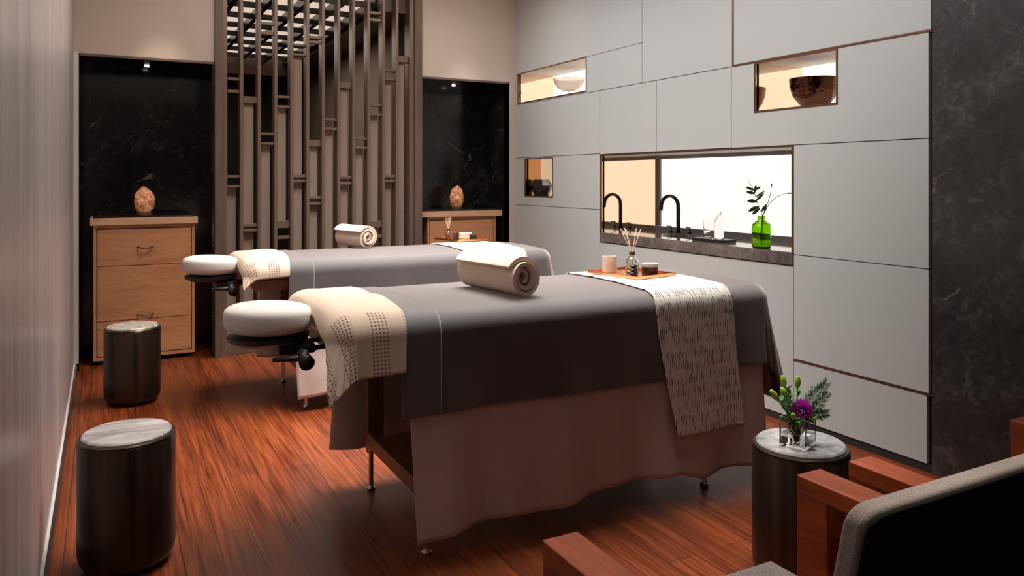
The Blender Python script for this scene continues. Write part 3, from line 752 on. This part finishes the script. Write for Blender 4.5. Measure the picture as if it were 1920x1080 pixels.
# green vase with branch
GV = (3.53, 3.385, .985)
t = thing('glass_vase', 'green glass bottle vase on the stone counter', 'vase', GV)
lobj('vase_body', [(0, 0), (.048, 0), (.056, .006), (.058, .03), (.058, .125), (.050, .15), (.026, .166), (.022, .175), (.023, .192), (.029, .197), (.024, .197), (.018, .19), (.018, .176), (.024, .162), (.046, .147), (.054, .125), (.054, .03), (.05, .012), (0, .01)], 'glass_green', t, n=48, cap=False)
def leafm(bm, base_p, tip, w, up=Vector((0, 0, 1)), n=6):
    a = Vector(base_p); b = Vector(tip); d = b-a; L = d.length; d.normalize()
    s = d.cross(up); s = s.normalized() if s.length > .01 else Vector((1, 0, 0)); nn = s.cross(d)
    prev = None
    for i in range(n+1):
        t_ = i/n; ww = w*math.sin(PI*min(1, .04+t_*.96))**.8*(1 if i < n else 0)+.0003
        c = a+d*L*t_+nn*(-.12*L*t_*t_)
        row = [bm.verts.new(c-s*ww+nn*ww*.35), bm.verts.new(c), bm.verts.new(c+s*ww+nn*ww*.35)]
        if prev:
            bm.faces.new((prev[0], prev[1], row[1], row[0])); bm.faces.new((prev[1], prev[2], row[2], row[1]))
        prev = row
# image-left is roughly (-.88,+.47) in X,Y
RV = Vector((.8822, -.4715, 0))
def branch(o, pts, leaves, label, r=.002):
    t = thing('branch', label, 'branch', o)
    P = [RV*p[0]+Vector((0, 0, p[1])) for p in pts]
    tobj('twig', P, [r]*(len(P)-1)+[r*.5], 'stem_dark', t, 6)
    for (bx_, bz, tx, tz, ww) in leaves:
        bm = bmesh.new(); leafm(bm, RV*bx_+Vector((0, 0, bz)), RV*tx+Vector((0, 0, tz)), ww, Vector((.47, .88, .35))); l = link('leaf', bm, 'leaf_dark', t, True)
        sm = l.modifiers.new('t', 'SOLIDIFY'); sm.thickness = .001
branch(GV, [(.0, .02), (.005, .2), (-.02, .26), (-.035, .31), (-.05, .36), (-.085, .42)],
       [(-.015, .25, -.085, .225, .013), (-.025, .28, -.09, .29, .012), (-.028, .29, .012, .335, .010), (-.04, .33, -.095, .345, .010), (-.045, .35, -.10, .375, .008), (-.045, .35, -.005, .375, .009), (-.035, .31, .02, .35, .006), (-.01, .24, -.06, .205, .012), (-.04, .335, -.035, .385, .008), (.0, .22, .03, .27, .008)], 'leafy dark branch in the green vase')
branch(GV, [(.01, .02), (.008, .2), (.04, .28), (.055, .33), (.062, .385)], [(.06, .37, .062, .395, .004)], 'bare upright twig in the green vase')
branch(GV, [(-.01, .03), (.01, .2), (.05, .275), (.10, .315), (.16, .335)], [(.15, .332, .19, .335, .004), (.02, .22, .025, .26, .009)], 'bare twig leaning right in the green vase')

# niche things
t = thing('glass_bowl', 'clear glass bowl on a thin stand in the upper left niche', 'bowl', (3.68, 5.80, 2.1185))
bowl = [(0, .07), (.05, .075), (.10, .10), (.13, .14), (.145, .185), (.14, .185), (.125, .142), (.096, .105), (.05, .081), (0, .077)]
lobj('bowl', bowl, 'smoked', t, n=48, cap=False)
lobj('stem', [(0, 0), (.05, 0), (.05, .004), (.006, .01), (.004, .069), (0, .069)], 'bowlcopper', t, n=24, cap=False)
t = thing('copper_bowl', 'hammered dark copper bowl in the upper right niche', 'bowl', (3.665, 3.105, 1.8055))
bowl = [(0, .0), (.04, 0), (.045, .006), (.085, .035), (.122, .085), (.138, .135), (.143, .185), (.139, .185), (.133, .135), (.117, .088), (.082, .04), (.04, .012), (0, .01)]
lobj('bowl', bowl, 'bowlcopper', t, n=64, cap=False)
bm = bmesh.new(); lathe(bm, [(0, .0), (.055, 0), (.09, .10), (.062, .158), (0, .158)], 8, (0, 0, 0), .82, 1.72, False); bmesh.ops.recalc_face_normals(bm, faces=bm.faces[:])
o = link('faceted_vase', bm, 'vase_dark'); o.location = (3.56, 6.085, 1.2465); tag(o, 'black faceted vase in the small lower left niche', 'vase')

# ------------------------------------------------------------ flower vase on the white drum
VB = (2.125, 1.872, .4805); VR = math.radians(20)
t = thing('square_vase', 'square clear glass vase on the white marble drum table', 'vase', VB, VR)
W = .046; Hh = .10
bm = bmesh.new()
for s, zz in ((W, 0), ): pass
bx(bm, -W, W, -W, W, 0, .012)
bx(bm, -W, -W+.005, -W, W, .012, Hh); bx(bm, W-.005, W, -W, W, .012, Hh); bx(bm, -W+.005, W-.005, -W, -W+.005, .012, Hh); bx(bm, -W+.005, W-.005, W-.005, W, .012, Hh)
bmesh.ops.remove_doubles(bm, verts=bm.verts[:], dist=1e-5)
link('glass_box', bm, 'glass', t)
box('water', -W+.0055, W-.0055, -W+.0055, W-.0055, .0125, .045, 'water', t)
def vp(p): return RV*p[0]+Vector((-.4715*p[2], -.882*p[2], p[1])) if len(p) > 2 else RV*p[0]+Vector((0, 0, p[1]))
def bud(pts, L, r, label):
    t = thing('lily_bud', label, 'flower', VB)
    P = [vp(p) for p in pts]; tobj('stem', P, .0022, 'leaf', t, 6)
    d = (P[-1]-P[-2]).normalized(); a = P[-1]
    n = 10; tobj('bud', [a+d*L*i/n for i in range(n+1)], [r*(.25+.9*math.sin(PI*min(1, .12+.8*i/n))) for i in range(n+1)], 'bud', t, 10)
    for k, (s, l, ww) in enumerate(((.55, .05, .010), (.8, .045, .008), (.65, .04, .009))):
        b = P[-2].lerp(P[-1], s) if k else P[-2]
        bm = bmesh.new(); leafm(bm, b, b+Vector((random.uniform(-.03, .03), random.uniform(-.03, .03), random.uniform(0, .03))).normalized()*l, ww)
        lf = link('leaf', bm, 'leaf', t, True)
random.seed(5)
bud([(-.005, .015, 0), (-.03, .10, .01), (-.075, .16, .02)], .045, .010, 'green lily bud leaning far left out of the square vase')
bud([(.0, .015, 0), (-.025, .11, .01), (-.045, .205, .0)], .036, .009, 'tallest green lily bud at the left of the square vase')
bud([(.01, .015, 0), (-.02, .11, .02), (-.05, .175, .02)], .032, .010, 'open yellow-green lily bud below the tallest one in the square vase')
bud([(.012, .015, 0), (.0, .11, -.01), (.003, .195, -.01)], .042, .009, 'green lily bud in the middle above the purple flower')
bud([(-.008, .015, .01), (-.02, .08, .03), (-.03, .105, .045)], .026, .008, 'low yellow-green bud left of the purple flower')
bud([(-.002, .015, .01), (.02, .08, .03), (.032, .098, .045)], .022, .006, 'small low bud right of the purple flower')
# purple flower
t = thing('purple_flower', 'round purple flower in the square glass vase', 'flower', VB)
fc = vp((.004, .128, .03))
tobj('stem', [vp((.0, .015, 0)), vp((.0, .07, .01)), fc], .003, 'leaf', t, 6)
bm = bmesh.new(); random.seed(9); NP = 150
for k in range(NP):
    z = 1-1.55*(k+.5)/NP; a = k*2.39996; rr = math.sqrt(max(0, 1-z*z)); dv = Vector((rr*math.cos(a), rr*math.sin(a), z))
    c = fc+dv*.012; leafm(bm, c, fc+dv*(.035+.004*random.random()), .005, Vector((random.random(), random.random(), .3)), 4)
link('petals', bm, 'purple', t, True)
bm = bmesh.new()
for k in range(45):
    z = 1-1.3*(k+.5)/45; a = k*2.39996+1; rr = math.sqrt(max(0, 1-z*z)); dv = Vector((rr*math.cos(a), rr*math.sin(a), z))
    leafm(bm, fc+dv*.015, fc+dv*.0395, .003, Vector((random.random(), random.random(), .3)), 4)
link('petal_tips', bm, 'purple_light', t, True)
def fern(pts, label, wid=.03, n=26, mt='fern'):
    t = thing('fern_sprig', label, 'foliage', VB); P = [vp(p) for p in pts]
    sp = []
    for i in range(len(P)-1):
        for k in range(8): sp.append(P[i].lerp(P[i+1], k/8))
    sp.append(P[-1]); tobj('stem', sp[::2]+[sp[-1]], .0012, 'leaf', t, 5)
    bm = bmesh.new(); m0 = int(len(sp)*.3)
    for i in range(m0, len(sp)):
        fr = (i-m0)/(len(sp)-m0); d = (sp[min(i+1, len(sp)-1)]-sp[max(0, i-1)]).normalized()
        for s in (-1, 1):
            for q in range(3):
                side = (d.cross(Vector((.47, .88, random.uniform(-.6, .6))))).normalized()*s
                L = wid*(1-.65*fr)*random.uniform(.6, 1.05); b = sp[i].lerp(sp[max(0, i-1)], q/3)
                dirv = (side+d*.8+Vector((random.uniform(-.3, .3), random.uniform(-.3, .3), random.uniform(-.2, .2)))).normalized()
                leafm(bm, b, b+dirv*L, .0011, Vector((0, 0, 1)), 2)
                for w2 in range(4):
                    bb = b+dirv*L*(.25+.2*w2); dv2 = (dirv+Vector((random.uniform(-1, 1), random.uniform(-1, 1), random.uniform(-1, 1)))*.8).normalized()
                    leafm(bm, bb, bb+dv2*.010, .0013, Vector((0, 0, 1)), 2)
    link('needles', bm, mt, t)
fern([(.005, .02, 0), (.02, .11, -.01), (.06, .17, -.01), (.10, .215, 0)], 'tall feathery green sprig at the right of the square vase', .045)
fern([(.005, .02, 0), (.02, .10, 0), (.06, .135, .01), (.10, .18, .01)], 'middle feathery green sprig at the right of the square vase', .04)
fern([(.005, .02, 0), (.025, .09, .01), (.06, .11, .02), (.095, .115, .02)], 'lowest feathery green sprig reaching right over the square vase', .035)
fern([(.0, .02, 0), (-.01, .10, -.01), (-.03, .15, -.015), (-.035, .185, -.01)], 'feathery green sprig behind the lily buds in the square vase', .035)
fern([(.03, .02, .0), (.0, .03, .02), (-.025, .06, .02), (-.03, .08, .025)], 'sprig of green leaves inside the square glass vase', .022)

# ------------------------------------------------------------ armchairs
def make_chair(label):
    t = thing('armchair', label, 'armchair', (0, 0, 0))   # origin: left arm outer front corner
    W, AW, D, ZA = .893, .093, .80, .60
    for x in (0, W-AW):
        arm = box('arm', x, x+AW, -D, 0, ZA-.045, ZA, 'chairwood', t, .003)
        for y0_, y1_ in ((-.095, 0), (-D, -D+.09)):
            box('leg', x+.002, x+AW-.002, y0_, y1_, 0, ZA-.046, 'chairwood', t, .003)
    bm = bmesh.new(); bx(bm, AW, W-AW, -.14, -.11, .22, .30); bx(bm, AW, W-AW, -D+.02, -D+.05, .22, .30); link('seat_rail', bm, 'chairwood', t)
    # seat cushion
    bm = bmesh.new(); bx(bm, AW+.012, W-AW-.012, -D+.19, -.06, .305, .45)
    vert = [e for e in bm.edges if abs((e.verts[0].co-e.verts[1].co).z) > .1]
    bmesh.ops.bevel(bm, geom=vert, offset=.15, segments=10, affect='EDGES')
    hor = [e for e in bm.edges if abs((e.verts[0].co-e.verts[1].co).z) < .001 and len(e.link_faces) == 2 and e.calc_face_angle(0) > 1]
    bmesh.ops.bevel(bm, geom=hor, offset=.03, segments=4, affect='EDGES'); o = link('seat_cushion', bm, 'chairfab', t, True); autos(o, 60)
    # backrest shell: outline in x,z, with a soft curve
    def shell(y_off, th, inset, m, name, r=.06):
        bm = bmesh.new(); x0, x1 = AW+.01+inset, W-AW-.01-inset; z0, z1 = .24, .925-inset
        out = [(x0+.03, z0), (x1-.03, z0)]
        for k in range(9): a = k/8*PI/2; out.append((x1-r+r*math.cos(a), z1-r+r*math.sin(a)))
        for k in range(9): a = PI/2+k/8*PI/2; out.append((x0+r+r*math.cos(a), z1-r+r*math.sin(a)))
        def yy(x, z):
            c = (x-W/2)/(W/2); lean = -(z-.3)*.24
            return -D+.208+lean+y_off+.03*c*c
        fr = [bm.verts.new((x, yy(x, z)+th/2, z)) for x, z in out]; bk = [bm.verts.new((x, yy(x, z)-th/2, z)) for x, z in out]
        bm.faces.new(fr); bm.faces.new(bk[::-1]); n = len(out)
        for i in range(n): bm.faces.new((fr[i], bk[i], bk[(i+1) % n], fr[(i+1) % n]))
        bmesh.ops.recalc_face_normals(bm, faces=bm.faces[:])
        o = link(name, bm, m, t, True); bv = o.modifiers.new('b', 'BEVEL'); bv.width = .008; bv.segments = 3; bv.limit_method = 'ANGLE'; autos(o, 50)
        return o
    shell(0, .036, 0, 'piping', 'backrest', .035)
    b = shell(-.021, .008, .006, 'chairback', 'back_panel', .03); b['label'] = 'outer back panel with shade put into its dark colour'
    return t
ch = make_chair('wooden-armed grey fabric armchair whose shade-darkened back fills the bottom right corner'); ch.location = (.859, 1.466, 0)
c2_ = dup(ch, (1.868, 1.466, 0), label='wooden-armed armchair farther right, its arm beside the white-topped drum table')
